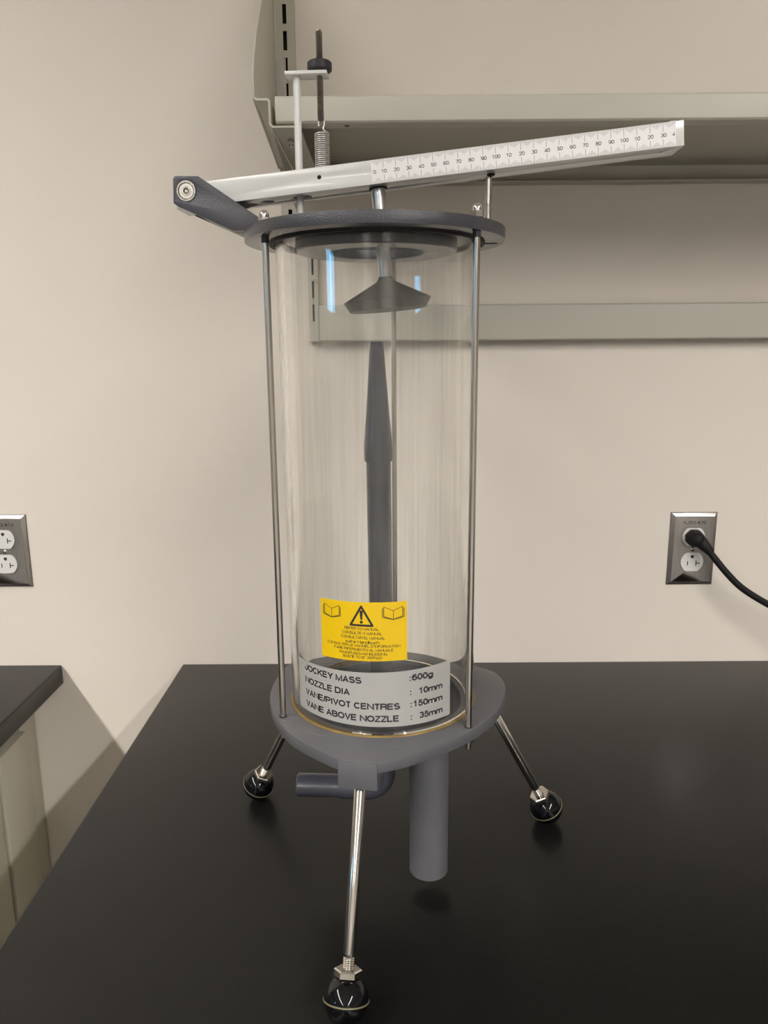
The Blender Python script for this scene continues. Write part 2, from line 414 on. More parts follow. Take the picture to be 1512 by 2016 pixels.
# ------------------------------------------------------------------ benches
TZ = TABLE * 1000
def worktop(name, x0, x1, y0, y1, label):
    o = empty(name, ((x0 + x1) * .0005, (y0 + y1) * .0005, (TZ - 32) * .001))
    tag(o, label, 'worktop')
    hx, hy = (x1 - x0) / 2, (y1 - y0) / 2
    mb = MB(M['epoxy']); mb.box(-hx, hx, -hy, hy, 0, 32); mb.build('slab', o, bevel=3.0, seg=3)
    return o
worktop('worktop', -326, 1750, 190, WY - 0.5, 'black epoxy worktop carrying the clear tube apparatus')
worktop('worktop', -1900, -518, -300, WY - 0.5, 'black worktop in the lower left corner, across the gap from the apparatus bench')
def cabinet(x0, x1, y0, y1, label, side):
    o = empty('base_cabinet', ((x0 + x1) * .0005, (y0 + y1) * .0005, 0)); tag(o, label, 'cabinet')
    hx, hy = (x1 - x0) / 2, (y1 - y0) / 2; h = TZ - 32.2
    mb = MB(M['cabinet']); mb.box(-hx, hx, -hy, hy, 95, h); mb.build('carcass', o, bevel=1.0)
    mb = MB(M['dark']); mb.box(-hx + 45, hx - 45, -hy + 20, hy - 20, 0, 95); mb.build('plinth', o)
    return o, hx, hy, h
cL, hx, hy, h = cabinet(-1880, -575, -280, WY - 2, 'cream base cabinet under the left worktop', 1)
cy = (-280 + WY - 2) / 2
for a, b in ((996, 1078), (560, 984), (130, 548)):
    mb = MB(M['cabinet']); mb.box(hx + 0.3, hx + 13, a - cy, b - cy, 120, h - 56)
    mb.build('door' if a < 900 else 'filler_panel', cL, bevel=1.5)
mb = MB(M['cabinet']); mb.box(hx + 0.3, hx + 4, 1079 - cy, hy, 95, h); mb.build('scribe_strip', cL, bevel=0.5)
cR, hx, hy, h = cabinet(-285, 1730, 230, WY - 2, 'cream base cabinet under the apparatus worktop', 1)
for k in range(4):
    a = -hx + 12 + k * (2 * hx - 24) / 4; b = a + (2 * hx - 24) / 4 - 6
    mb = MB(M['cabinet']); mb.box(a, b, -hy - 18, -hy - 0.3, 120, h - 12)
    dd = mb.build('door', cR, bevel=1.5)
    mb = MB(M['steel']); mb.sweep([(b - 40, -hy - 18, h - 60), (b - 40, -hy - 45, h - 62), (b - 40, -hy - 45, h - 158), (b - 40, -hy - 18, h - 160)], 5, 12)
    mb.build('handle', dd)

# ------------------------------------------------------------------ wall shelving (heights z are above the bench top)
def zt(z): return TZ + z
sf = WY - 13.0                                    # face of the slotted standard
std = empty('shelf_standard', (-0.1307, WALL_Y, TABLE + 0.4985))
tag(std, 'cream slotted upright standard screwed to the wall behind the apparatus', 'shelf standard')
slots = []
z = 603.0 - 4 * 31.85 + 0
zz = 526.5
while zz < 1250:
    slots.append([(-2.6, zz - 498.5), (2.6, zz - 498.5), (2.6, zz + 23.5 - 498.5), (-2.6, zz + 23.5 - 498.5)]); zz += 31.9
mb = MB(M['shelf'])
mb.plate([(-12.5, 0), (12.5, 0), (12.5, 800), (-12.5, 800)], slots, lambda u, v, t: (u, t, v), -13, -11.4)
mb.box(-12.5, -11, -11.4, -0.2, 0, 800); mb.box(11, 12.5, -11.4, -0.2, 0, 800)
mb.build('channel', std, smooth=0)
mb = MB(M['dark']); mb.box(-10.8, 10.8, -1.2, -0.3, 2, 798); mb.build('channel_back', std, smooth=0)
for zz in (583.5, 1015):
    mb = MB(M['bright']); mb.lathe([(0, 0), (2.0, 0), (2.0, 0.8), (4.2, 0.8), (3.4, 2.0), (2.1, 2.3), (1.3, 1.2), (0, 1.2)], (7.0, -12.9, zz - 498.5), (0, -1, 0), 24)
    mb.build('screw', std)

# shelf bracket: a bent steel end panel with a stepped seat for the shelf
brk = empty('shelf_bracket', (-0.128, WALL_Y, TABLE + 0.72))
tag(brk, 'cream stepped steel bracket holding the left end of the upper shelf', 'shelf bracket')
BY, BZ = WY, 720.0
T = 2.2
prof = [(819, 730), (819, 752), (837, 777), (870, 810), (939, 866), (1040, 948), (1090, 985), (1113.8, 985), (1113.8, 730)]
mb = MB(M['shelf'])
mb.plate(prof, [], lambda u, v, t: (t - 15.6 * (u - 819) / 295, u - BY, v - BZ), -T, 0)
mb.build('end_panel', brk, bevel=0.5)
mb = MB(M['shelf'])
sec = [(-T, 732), (0, 732), (2.5, 730.6), (13, 730.6), (15.4, 728.4), (15.4, 707.4), (17.4, 705.4), (44, 705.4), (44, 703.2), (16.4, 703.2), (13.2, 706), (13.2, 727), (12, 728.4), (1, 728.4), (-T, 730.6)]
mb.plate(sec, [], lambda u, v, t: (u, t - BY, v - BZ), 819, 1113.8)
mb.add([(x, y - BY, z - BZ) for z in (730.7, 731.9) for x, y in ((-0.1, 819.5), (-0.1, 1113.6), (-17, 1113.6))], [(0, 2, 1), (3, 4, 5), (0, 1, 4, 3), (1, 2, 5, 4), (2, 0, 3, 5)])
mb.build('seat_flange', brk, bevel=0.3)
mb = MB(M['shelf'])
mb.plate([(832, 703), (1113.8, 703), (1113.8, 640), (1060, 660)], [], lambda u, v, t: (t, u - BY, v - BZ), 13.4, 15.4)
mb.build('gusset', brk, bevel=0.3)
mb = MB(M['shelf'])
for k in range(4):
    z = 526.5 + 31.9 * (7 + k)
    mb.box(-4.6, -2.9, 1113.2 - BY, 1119 - BY, z + 0.6 - BZ, z + 22.9 - BZ)
mb.box(-16.2, -2.9, 1112.6 - BY, 1113.9 - BY, 735 - BZ, 866 - BZ); mb.build('hook_plate', brk, bevel=0.2)
mb = MB(M['bright']); mb.hexnut((30, 862 - BY, 703.1 - BZ), (0, 0, -1), 8, 3.5); mb.rod((30, 862 - BY, 699.6 - BZ), (30, 862 - BY, 696 - BZ), 2.2, 16)
mb.build('bolt', brk)

# upper shelf: an inverted steel pan
SX0, SX1 = -108.5, 1500
shf = empty('shelf', ((SX0 + SX1) * .0005, 0.97, TABLE + 0.7083))
tag(shf, 'wide cream steel shelf seen from below, high on the right of the wall', 'shelf')
cx = (SX0 + SX1) / 2; hx = (SX1 - SX0) / 2
S0, S1, SB, ST = 822 - 970.0, WY - 3 - 970.0, 0.0, 25.5
sec = [(S0, 2), (S0, ST - 2), (S0 + 2, ST), (S1, ST), (S1, 0), (S1 - 24, 0), (S1 - 24, 1.4), (S1 - 1.4, 1.4), (S1 - 1.4, ST - 1.4), (S0 + 2.6, ST - 1.4), (S0 + 1.4, ST - 2.6), (S0 + 1.4, 2.4), (S0 + 2.4, 1.4), (S0 + 20, 1.4), (S0 + 20, 0), (S0 + 2, 0)]
mb = MB(M['shelf'])
mb.plate(sec, [], lambda u, v, t: (t, u, v), -hx, hx)
mb.build('pan', shf, bevel=0.35)
for q in (71, 900):
    mb = MB(M['dark']); mb.lathe([(0, 0), (2.6, 0), (2.6, 0.3), (0, 0.3)], (-hx + q, S0 + 11, -0.25), (0, 0, 1), 20)
    mb.build('drain_hole', shf)

# lower rail on the wall
rail = empty('wall_rail', (0.7, WALL_Y, TABLE + 0.498))
tag(rail, 'plain cream horizontal rail along the wall below the wide shelf', 'wall rail')
mb = MB(M['shelf'])
sec = [(-24, 2), (-24, 48), (-22, 50), (-1, 50), (-1, 48.6), (-22, 48.6), (-22.6, 48), (-22.6, 2), (-22, 1.4), (-14, 1.4), (-14, 0), (-22, 0)]
mb.plate(sec, [], lambda u, v, t: (t, u, v), -816, 800)
mb.build('rail_channel', rail, bevel=0.3)

# ------------------------------------------------------------------ wall outlets
def rounded_socket(cx, cz, n=40, w=17.2, hh=14.6):
    pts = []
    for i in range(n):
        a = 2 * PI * i / n
        pts.append((cx + w * math.cos(a), cz + max(-hh, min(hh, w * math.sin(a)))))
    return pts
def outlet(x, z, text, label):
    o = empty('wall_outlet', (x * .001, WALL_Y, (TZ + z) * .001))
    tag(o, label, 'outlet', 'steel wall outlets')
    fr = lambda u, v, t: (u, -t, v)
    W, Hh = 35.5, 57.5
    mb = MB(M['plate'])
    rings = [(W, Hh, 0.2), (W, Hh, 0.9), (W - 1.0, Hh - 1.0, 2.4), (W - 5.0, Hh - 5.0, 5.0), (W - 6.0, Hh - 6.0, 5.4)]
    vs = []; fs = []
    for (a, b, t) in rings: vs += [fr(-a, -b, t), fr(a, -b, t), fr(a, b, t), fr(-a, b, t)]
    for k in range(len(rings) - 1):
        for i in range(4): fs.append((k * 4 + i, k * 4 + (i + 1) % 4, k * 4 + 4 + (i + 1) % 4, k * 4 + 4 + i))
    mb.add(vs, fs)
    a, b = W - 6.0, Hh - 6.0
    mb.plate([(-a, -b), (a, -b), (a, b), (-a, b)], [rounded_socket(0, 19.4, w=17.7, hh=15.1), rounded_socket(0, -19.4, w=17.7, hh=15.1)], fr, 4.2, 5.4)
    cp = mb.build('cover_plate', o, bevel=0.35, smooth=20)
    mb = MB(M['print']); letter(mb, text, lambda u, v: fr(u, v, 5.46), -17.5, 17.5, 39.6, 5.0, 0.13); mb.build('lettering', cp, smooth=0, fix=False)
    for s in (1, -1):
        c = 19.4 * s
        mb = MB([M['socket'], M['dark']])
        mb.plate(rounded_socket(0, c), [], fr, 2.0, 6.6)
        rc = mb.build('socket', o, bevel=0.7)
        mb = MB(M['dark'])
        def sl(x0, x1, z0, z1): mb.box(x0, x1, -6.72, -6.5, c + z0, c + z1)
        sl(-7.3, -5.9, -5.8, 0.9); sl(5.7, 7.1, -6.3, 1.9); sl(7.1, 12.2, -2.9, -1.5)
        pts = [(2.4 * math.cos(PI * i / 10), c + 8.0 - 2.4 * math.sin(PI * i / 10)) for i in range(11)] + [(-2.4, c + 10.4), (2.4, c + 10.4)]
        mb.plate(pts, [], fr, 6.5, 6.72)
        mb.build('slot', rc, smooth=0)
    mb = MB(M['bright']); mb.lathe([(0, 0), (3.4, 0), (3.2, 0.8), (1.8, 1.5), (0, 1.7)], (0, -5.4, 0), (0, -1, 0), 24); mb.build('screw', o)
    return o
outlet(467.9, 184.0, '1LB3-#29', 'brushed steel duplex outlet on the right with a black plug in its upper socket')
outlet(-586.0, 187.6, '1LB3-#13', 'brushed steel duplex outlet cut by the left edge of the photo, both sockets empty')

# power cord with moulded plug
cord = empty('power_cord', (0.4679, WALL_Y - 0.0068, TABLE + 0.2034))
tag(cord, 'thick black power cord plugged into the right-hand outlet and hanging off to the right', 'power cord')
mb = MB(M['rubber'])
mb.lathe([(0, 0.1), (12.6, 0.1), (13.6, 1.5), (13.8, 9), (12.2, 17), (9.5, 23), (5, 26), (0, 26.5)], (-1, 0, 0), (0, -1, 0), 8, ref=(1, 0, 0.42))
mb.sweep([(-1, -14, 1), (5, -17, -4), (9, -20, -9), (13, -23, -13), (17, -25.5, -18)], [10, 9.6, 8.6, 7.2, 6.2], 16)
mb.build('plug', cord, bevel=1.2, smooth=50)
pth = []
ctrl = [(11, -22, -11), (22, -29, -26), (38, -36, -46), (58, -40, -66), (83, -44, -83), (118, -50, -102), (170, -62, -128), (240, -95, -160), (300, -140, -183), (350, -190, -196.5), (420, -240, -196.5), (560, -270, -196.5)]
for i in range(len(ctrl) - 1):
    p0 = Vector(ctrl[max(i - 1, 0)]); p1 = Vector(ctrl[i]); p2 = Vector(ctrl[i + 1]); p3 = Vector(ctrl[min(i + 2, len(ctrl) - 1)])
    for k in range(6):
        t = k / 6
        pth.append(0.5 * ((2 * p1) + (p2 - p0) * t + (2 * p0 - 5 * p1 + 4 * p2 - p3) * t * t + (3 * p1 - p0 - 3 * p2 + p3) * t ** 3))
pth.append(Vector(ctrl[-1]))
mb = MB(M['rubber']); mb.sweep(pth, 4.9, 16); mb.build('cable', cord, smooth=60)

# ================================================================== the apparatus (local mm: axis x=y=0, z above the bench top)
CX, CY = -4.3, 643.0
app = empty('jet_apparatus', (CX * .001, CY * .001, TABLE))
tag(app, 'tall clear tube water jet apparatus with white scale beam, standing on the black bench', 'lab apparatus')
ZB = 179.0; ZP = 569.0; PT = 8.8
# ---- base plate
tab_r = [(4, 113.4), (10.6, 115.6), (15, 116.2), (21.5, 116.2), (26.5, 112.5), (32.5, 107.5), (42, 104.0), (55, 102.6), (68, 102.3), (81, 102.0), (95, 102.3), (108, 103), (120, 105.5), (130, 110), (136, 114.5), (146, 114.5), (152, 110.5), (161.8, 106.5),
         (173.4, 104), (184, 102.7), (193, 102), (202, 102), (212, 103.4), (220, 105.6), (228.4, 108.2), (241, 112.3), (248, 116.0), (253.6, 120.0), (268.6, 120.0), (273, 117.0), (279, 113.4), (286, 109), (294, 105.4), (303.5, 103), (314, 102.4), (325.7, 103), (333.6, 104.2), (344.2, 106.4), (356.9, 110.2)]
def outline(k=1.0):
    pts = []
    n = len(tab_r)
    for i in range(n):
        a0, q0 = tab_r[i]; a1, q1 = tab_r[(i + 1) % n]
        if a1 < a0: a1 += 360
        P0 = Vector((q0 * math.cos(R(a0)), q0 * math.sin(R(a0)))); P1 = Vector((q1 * math.cos(R(a1)), q1 * math.sin(R(a1))))
        for j in range(2):
            p = P0.lerp(P1, j / 2.0)
            if j and a1 - a0 < 14:
                p = p.normalized() * (q0 + q1) / 2
            pts.append((p.x * k, p.y * k))
    return pts
DRX, DRY = 40.8, -28.0
RODS = [(-85.5, -44.9), (71.0, -65.6), (13.0, 96.0)]
mb = MB([M['enamel_flat'], M['enamel_dark']])
rh = [circle(x, y, 3.3, 20) for x, y in RODS]
ol = outline()
mb.plate(ol, [circle(0, 0, 71, 72)] + rh, XYZ, ZB - 5, ZB)
mb.plate(ol, [circle(DRX, DRY, 15.5, 40)] + rh, XYZ, ZB - 9.6, ZB - 5)
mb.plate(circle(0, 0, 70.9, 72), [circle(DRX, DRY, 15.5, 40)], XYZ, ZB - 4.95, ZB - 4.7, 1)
LEGS = [(-99.3, 173.3, 110.0), (140.7, 180.3, 101.0), (21.9, 182.3, 107.0)]
for ang, rf, rt in LEGS:                     # corner boss under each leg socket
    c, s = math.cos(R(ang)), math.sin(R(ang))
    fr = lambda x, y, z, c=c, s=s: (x * c - y * s, x * s + y * c, z)
    o = 119.9 if ang < 0 else 113.6
    pl = [(o, -15.2), (o, 15.2), (o - 1.5, 15.6), (86, 15.6), (86, -15.6), (o - 1.5, -15.6)]
    mb.plate(pl, [], lambda u, v, t, fr=fr: fr(u, v, t), ZB - 24, ZB - 1.5 if ang < 0 else ZB - 9.7)
bp_ = mb.build('base_plate', app, bevel=0.7, smooth=30)
# smears of old glue on the base plate
def smear(pts, w):
    mb = MB(M['tape'])
    rnd = random.Random(len(pts))
    vs = []; n = len(pts)
    for i, (x, y) in enumerate(pts):
        a = pts[max(i - 1, 0)]; b = pts[min(i + 1, n - 1)]; L = math.hypot(b[0] - a[0], b[1] - a[1])
        k = w * (0.35 + 0.65 * rnd.random()) / 2; nx, ny = -(b[1] - a[1]) / L * k, (b[0] - a[0]) / L * k
        vs += [(x + nx, y + ny, ZB + 0.03), (x - nx, y - ny, ZB + 0.03)]
    mb.add(vs, [(2 * i, 2 * i + 1, 2 * i + 3, 2 * i + 2) for i in range(n - 1)])
    mb.build('glue_smear', bp_, smooth=0, fix=False)
smear([(-65, -57), (-67.5, -60), (-66, -64), (-63, -66.5), (-61, -70), (-58, -74.5), (-54, -77.5), (-49, -78.5), (-45, -79.5)], 0.9)
smear([(4, -93), (7, -94.5), (9, -97), (14, -98.5)], 0.7); smear([(22, -88), (26, -90), (31, -90.5), (33, -93)], 0.8)
smear([(81, -57), (82.5, -58.5), (82, -60.5)], 0.9)
# ---- amber sealing ring round the tube foot
mb = MB(M['amber']); mb.lathe([(75.6, 0.02), (83.7, 0.02), (83.5, 0.9), (82.9, 1.5), (82.15, 1.5), (82.15, 0.8), (75.6, 0.8)], (0, 0, ZB), n=128, closed=True)
mb.build('sealing_ring', app, smooth=50)
# ---- clear tube
TR, TI = 82.0, 76.2
lean = Vector((-1.6, 0, 390.0))
mb = MB(M['acrylic']); mb.lathe([(TI, 0.9), (TR, 0.9), (TR, 389.6), (TI, 389.6)], (0, 0, ZB), lean, n=160, closed=True)
mb.build('clear_tube', app, smooth=40)
# ---- top plate
PX = -3.6
mb = MB([M['enamel'], M['enamel_under']])
sl = [(86.5 + 4.4 * math.cos(a), 1.5 + 4.4 * math.sin(a)) for a in [R(90 + 180 * i / 12) for i in range(13)]] + [(91.5 + 4.4 * math.cos(a), 1.5 + 4.4 * math.sin(a)) for a in [R(-90 + 180 * i / 12) for i in range(13)]]
mb.plate([(x + PX, y) for x, y in circle(0, 0, 103.8, 144)], [circle(PX, 0, 39, 64), [(x, y) for x, y in sl]] , XYZ, ZP, ZP + PT)
mb.lathe([(39.1, -7.5), (64, -7.5), (65, -6.5), (65, -0.05), (39.1, -0.05)], (PX + 1.2, 0, ZP), n=96, closed=True)
tp = mb.build('top_plate', app, bevel=0.8, smooth=30)
for p in tp.data.polygons:
    if p.normal.z < -0.9: p.material_index = 1
mb = MB(M['dark']); mb.plate([(89 + (x - 89) * 0.98, 1.5 + (y - 1.5) * 0.98) for x, y in sl], [], XYZ, ZP + 2.0, ZP + PT - 0.4); mb.build('slot_shade_fill', tp, smooth=0)  # dark fill added inside the slot, standing in for its shaded depth
mb = MB(M['rubber']); mb.lathe([(82.3, -2.0), (86.2, -2.0), (86.6, -0.03), (82.3, -0.03)], (PX + 1.6, 0, ZP), n=128, closed=True)
mb.build('tube_gasket', tp, smooth=40)
# ---- tie rods with domed nuts
for x, y in RODS:
    mb = MB([M['steel'], M['thread']])
    mb.lathe([(0, ZB - 20), (2.0, ZB - 20), (2.5, ZB - 19.3), (2.5, ZB - 1), (2.65, ZB - 0.9), (2.65, ZP - 5.0), (2.3, ZP - 4.9), (2.3, ZP - 0.05), (2.3, ZP + PT + 6), (0, ZP + PT + 6)], (x, y, 0), n=28)
    rod = mb.build('tie_rod', app)
    mb = MB(M['knob']); mb.lathe([(2.35, -4.6), (2.9, -4.4), (3.0, -0.1), (2.35, -0.1)], (x, y, ZP), n=24, closed=True); mb.build('rod_sleeve', rod)
    mb = MB(M['bright']); mb.hexnut((x, y, ZP + PT + 0.05), (0, 0, 1), 8.0, 4.6)
    mb.lathe([(3.7, 4.5), (3.7, 6.3)] + [(3.7 * math.cos(R(k * 15)), 6.3 + 3.9 * math.sin(R(k * 15))) for k in range(1, 6)] + [(0, 10.2)], (x, y, ZP + PT), n=28)
    mb.build('dome_nut', rod, smooth=30)
    mb = MB(M['zinc']); mb.hexnut((x, y, ZB - 9.7), (0, 0, -1), 7.5, 3.6); mb.build('rod_nut', rod, smooth=30)
# ---- nozzle pipe and tip
mb = MB(M['nozzle'])
nax = Vector((-2.2, 0, 312)); no = Vector((-0.8, 0, ZB - 4.6))
mb.lathe([(0, 0.05), (10.6, 0.05), (10.6, 222), (0, 222)], no, nax, 48)
nz = mb.build('nozzle_pipe', app, smooth=40)
mb = MB(M['nozzle'])
mb.lathe([(10.7, 218.4), (11.9, 218.4), (12.2, 219.5), (12.2, 231.8), (12.0, 233.0), (9.9, 258), (7.9, 285), (6.1, 311), (5.5, 317.5), (5.0, 317.5), (5.0, 300), (3.0, 300), (0, 300)], no, nax, 48)
mb.build('nozzle_tip', nz, smooth=20)
# ---- drain pipe
mb = MB(M['enamel_flat'])
mb.lathe([(17.5, 17), (17.5, ZB - 9.6), (15.6, ZB - 9.6), (15.6, 17)], (DRX, DRY, 0), n=64, closed=True)
mb.build('drain_pipe', app, smooth=40)
# ---- inlet elbow
path = [(-40, 2.5, 83.2), (-25, 1.5, 83.2), (-15, 0.8, 83.2)]
for k in range(1, 10):
    a = R(10 * k); path.append((-15 + 15 * math.sin(a) - 0.8 * math.sin(a), 0.8 * math.cos(a), 98.2 - 15 * math.cos(a)))
path += [(-0.8, 0, 110), (-0.8, 0, ZB - 9.5)]
mb = MB(M['nozzle'])
mb.sweep(path, 11.6, 32)
iv = mb.build('inlet_elbow', app, smooth=50)
mb = MB(M['nozzle']); mb.rod((-38, 2.4, 83.2), (-82, 5.0, 83.2), 10.6, 40, 1.0); mb.build('inlet_spigot', iv, smooth=40)
# ---- legs
FR = 16.8
for ang, rf, rt in LEGS:
    c, s = math.cos(R(ang)), math.sin(R(ang))
    foot = Vector((rf * c, rf * s, FR)); top = Vector((rt * c, rt * s, 153.0)); ax = (top - foot).normalized(); Lg = (top - foot).length
    mb = MB([M['bright'], M['steel']])
    pr = [(0, 10), (3.6, 10)]
    z = 20.0
    while z < 29: pr += [(4.4, z), (3.7, z + 0.75)]; z += 1.5
    pr += [(4.45, 30.0), (4.6, 30.6), (4.6, Lg - 2), (4.3, Lg - 1.4), (4.3, Lg + 6), (0, Lg + 6)]
    mb.lathe(pr, foot, ax, 32)
    lg = mb.build('leg', app, smooth=35)
    mb = MB(M['bright']); mb.hexnut(foot + ax * 14.6, ax, 18.4, 5.8, rot=0.0); mb.build('lock_nut', lg, smooth=25)
    mb = MB(M['black']); mb.lathe([(0, -FR)] + [(FR * math.cos(R(k)), FR * math.sin(R(k))) for k in range(-84, 61, 6)] + [(6.5, FR * 0.87), (0, FR * 0.87)], foot, ax, 48)
    mb.build('foot_ball', lg, smooth=50)
    mb = MB(M['oring']); mb.lathe([(FR - 0.3, -0.7), (FR + 0.35, -0.5), (FR + 0.5, 0), (FR + 0.35, 0.5), (FR - 0.3, 0.7)], foot - ax * 0.6, ax, 64, closed=True)
    mb.build('seam_ring', lg, smooth=50)

# ---- scale beam
BE, AL = 0.06701435, 0.09561433
D = Vector((math.cos(AL) * math.cos(BE), -math.cos(AL) * math.sin(BE), math.sin(AL)))
BK = Vector((math.sin(BE), math.cos(BE), 0)); DH = Vector((math.cos(BE), -math.sin(BE), 0))
N = D.cross(BK); N = N if N.z > 0 else -N
K = 0.956
A = Vector((-6.40, -16.0, 628.35))
BH, BW = 17.45, 32.0
S0b, S1b = -157.0, 235.2
def bf(s, b, h): return tuple(A + D * s + BK * b + N * h)          # along, backwards, up
mb = MB([M['beam'], M['dark']])
mb.plate([(S0b, 0), (S1b, 0), (S1b, -BH), (S0b, -BH)], [circle(-40.9, -7.4, 1.65, 24)], lambda u, v, t: bf(u, t, v), 0, 1.6)
mb.box(S0b, S1b, BW - 1.6, BW, -BH, 0, fr=bf)
PS = -58.5                                                           # where the post passes through
mb.plate([(S0b, 1.6), (S1b, 1.6), (S1b, BW - 1.6), (S0b, BW - 1.6)], [circle(PS, 16, 8.2, 40), circle(-39.6, 16, 6.6, 32)], lambda u, v, t: bf(u, v, t), -1.6, 0)
mb.plate([(S0b, 1.6), (S1b, 1.6), (S1b, BW - 1.6), (S0b, BW - 1.6)], [circle(PS, 16, 8.2, 40), circle(-87, 16, 6.0, 32), circle(222, 16, 1.6, 16)], lambda u, v, t: bf(u, v, t), -BH, -BH + 1.6)
mb.box(S1b - 2, S1b, 1.6, BW - 1.6, -BH + 1.6, -1.6, fr=bf)
beam = mb.build('scale_beam', app, bevel=0.45, smooth=30)
mb = MB(M['dark']); mb.rod(bf(-40.9, 1.7, -7.4), bf(-40.9, 30, -7.4), 2.2, 16); mb.build('spring_pin', beam)
# printed scale on the front face
mb = MB([M['scale'], M['print'], M['tick']])
SL = 239.7 * K
mb.box(0, SL, -0.35, -0.02, -BH + 0.05, -0.05, 0, fr=bf)
def sfr(u, v): return bf(u, -0.42, v)
def tick(s, h0, h1, w): mb.add([sfr(s - w, h0), sfr(s + w, h0), sfr(s + w, h1), sfr(s - w, h1)], [(0, 1, 2, 3)], 2)
for i in range(1, 240):
    s = i * K
    if i % 10 == 0: tick(s, -6.5, -0.2, 0.13); tick(s, -BH + 0.15, -BH + 6.0, 0.13)
    else:
        k = 5 - abs(i % 10 - 5); ln = 1.5 + 0.62 * (k - 1)
        tick(s, -0.2 - ln, -0.2, 0.095); tick(s, -BH + 0.15, -BH + 0.15 + ln, 0.095)
for i in range(0, 24):
    v = i * 10; t = '0' if v == 0 else str(v % 100 if v % 100 else 100)
    letter(mb, t, sfr, 2.6 if v == 0 else v * K + 0.4, None, -BH * 0.5 - 1.55, 2.75, 0.15, 1, 'c')
letter(mb, '4', sfr, 238.0 * K, None, -BH * 0.5 - 1.55, 2.75, 0.15, 1, 'c')
mb.build('printed_scale', beam, smooth=0, fix=False)
mb = MB(M['scale'])
for k in range(9):
    s = 224.5 + k * 0.62; hh = 0.3 + 0.9 * random.random()
    mb.add([bf(s, -0.3, -0.1), bf(s + 0.6, -0.3, -0.1), bf(s + 0.45, 0.3, hh), bf(s + 0.1, 0.3, hh * 0.6)], [(0, 1, 2, 3)])
mb.build('torn_edge', beam, smooth=0)
# ---- pivot bracket (two cheeks and a web) and its bearings
FO = -8.0
def kf(x, z):                                                        # outline points of the cheek, in its own plane
    u = (x - A.x) / math.cos(BE); return (u, z)
ck = [(-160.2, 617.0), (-158.6, 618.9), (-140.2, 618.3), (-92.5, 586.2), (-79, 577.9), (-115.0, 577.9), (-157.0, 596.2), (-161.0, 598.9)]
cke = [kf(x + 0.6, z) for x, z in ck]
def cf(u, z, t): p = Vector((A.x, A.y, 0)) + DH * u + BK * t; return (p.x, p.y, z)
mb = MB(M['enamel'])
pc = kf(-149.6, 607.6)
for t0, t1 in ((FO, -0.8), (BW + 0.8, BW + 7.5)):
    mb.plate(cke, [circle(pc[0], pc[1], 7.7, 40)], cf, t0, t1)
wb = [kf(x + 0.6, z) for x, z in ((-143.5, 590.6), (-115.0, 577.9), (-88, 577.9), (-88, 582.5), (-114, 582.5), (-142, 595))]
mb.plate(wb, [], cf, -0.79, BW + 0.79)
brc = mb.build('pivot_bracket', app, bevel=0.6, smooth=30)
bc = Vector(cf(pc[0], pc[1], FO))
mb = MB([M['bright'], M['cream'], M['dark']])
mb.lathe([(6.3, 0.6), (7.6, 0.6), (7.6, -6.5), (6.3, -6.5)], bc, -BK, 48, 0, True)
mb.lathe([(3.5, 0.2), (6.3, 0.0), (6.3, -5), (3.5, -5)], bc, -BK, 48, 1, True)
mb.lathe([(5.7, 0.1), (6.25, 0.1), (6.25, -0.5), (5.7, -0.5)], bc, -BK, 48, 2, True)
mb.lathe([(2.1, 0.7), (3.4, 0.7), (3.4, -6), (2.1, -6)], bc, -BK, 40, 0, True)
mb.lathe([(0, -0.5), (2.05, -0.5), (2.05, -6), (0, -6)], bc, -BK, 32, 2)
mb.build('pivot_bearing', brc, smooth=40)
mb = MB(M['steel']); mb.rod(bc - BK * 0.4, bc + BK * (BW + 15), 1.4, 24, 0.2); mb.build('pivot_pin', brc)
# ---- vane and its stem
sp = A + BK * 16 + N * (-BH) + D * 3.0
nv = Vector((-0.0785, 0.005, 1)).normalized()
vt = Vector((1.9, 0.0, 524.8))
vt = sp - nv * ((sp.z - 524.8) / nv.z)
mb = MB(M['zinc']); mb.rod(vt + nv * 17.5, sp + nv * 0.3, 5.7, 40, 0.3)
st = mb.build('vane_stem', app, smooth=40)
mb = MB(M['dark']); mb.lathe([(5.8, -0.9), (7.2, -0.9), (7.2, -0.02), (5.8, -0.02)], sp, N, 32, closed=True); mb.build('stem_washer', st)
mb = MB(M['vane'])
mb.lathe([(0, 18.5), (5.75, 18.5), (6.2, 16.6), (8.0, 14.6), (35.6, 0.215), (35.8, -0.2), (31.2, -7.6), (30.4, -7.6), (24, -5.0), (0, -3.5)], vt, nv, 96)
mb.build('vane', st, smooth=25)
# ---- support post, tab, adjusting screw, knob, spring
po = A + D * PS + BK * 16; PXp, PYp = po.x, po.y
mb = MB(M['beam']); mb.rod((PXp, PYp, ZP + PT + 3.5), (PXp, PYp, 693.4), 2.95, 32)
ps = mb.build('support_post', app)
mb = MB(M['zinc']); mb.hexnut((PXp, PYp, ZP + PT + 0.05), (0, 0, 1), 9.5, 3.6); mb.rod((PXp, PYp, ZP + PT + 3.6), (PXp, PYp, ZP + PT + 5), 3.6, 24); mb.build('post_nut', ps, smooth=30)
mb = MB(M['beam'])
def tf(u, v, t): p = Vector((PXp, PYp, 0)) + DH * u + BK * v; return (p.x, p.y, t)
mb.plate([(-8.2, -7.2), (24.6, -7.2), (24.6, 7.2), (-8.2, 7.2)], [], tf, 693.5, 696.0)
mb.build('post_tab', ps, bevel=0.3)
sx, sy, _ = tf(18.2, 0, 0)
mb = MB(M['thread'])
pr = [(0, 661.5), (2.0, 661.5)]; z = 662.0
while z < 725: pr += [(2.62, z), (2.18, z + 0.42)]; z += 0.84
pr += [(2.0, 726), (0, 726.2)]
mb.lathe(pr, (sx, sy, 0), n=24)
sc = mb.build('adjusting_screw', app, smooth=40)
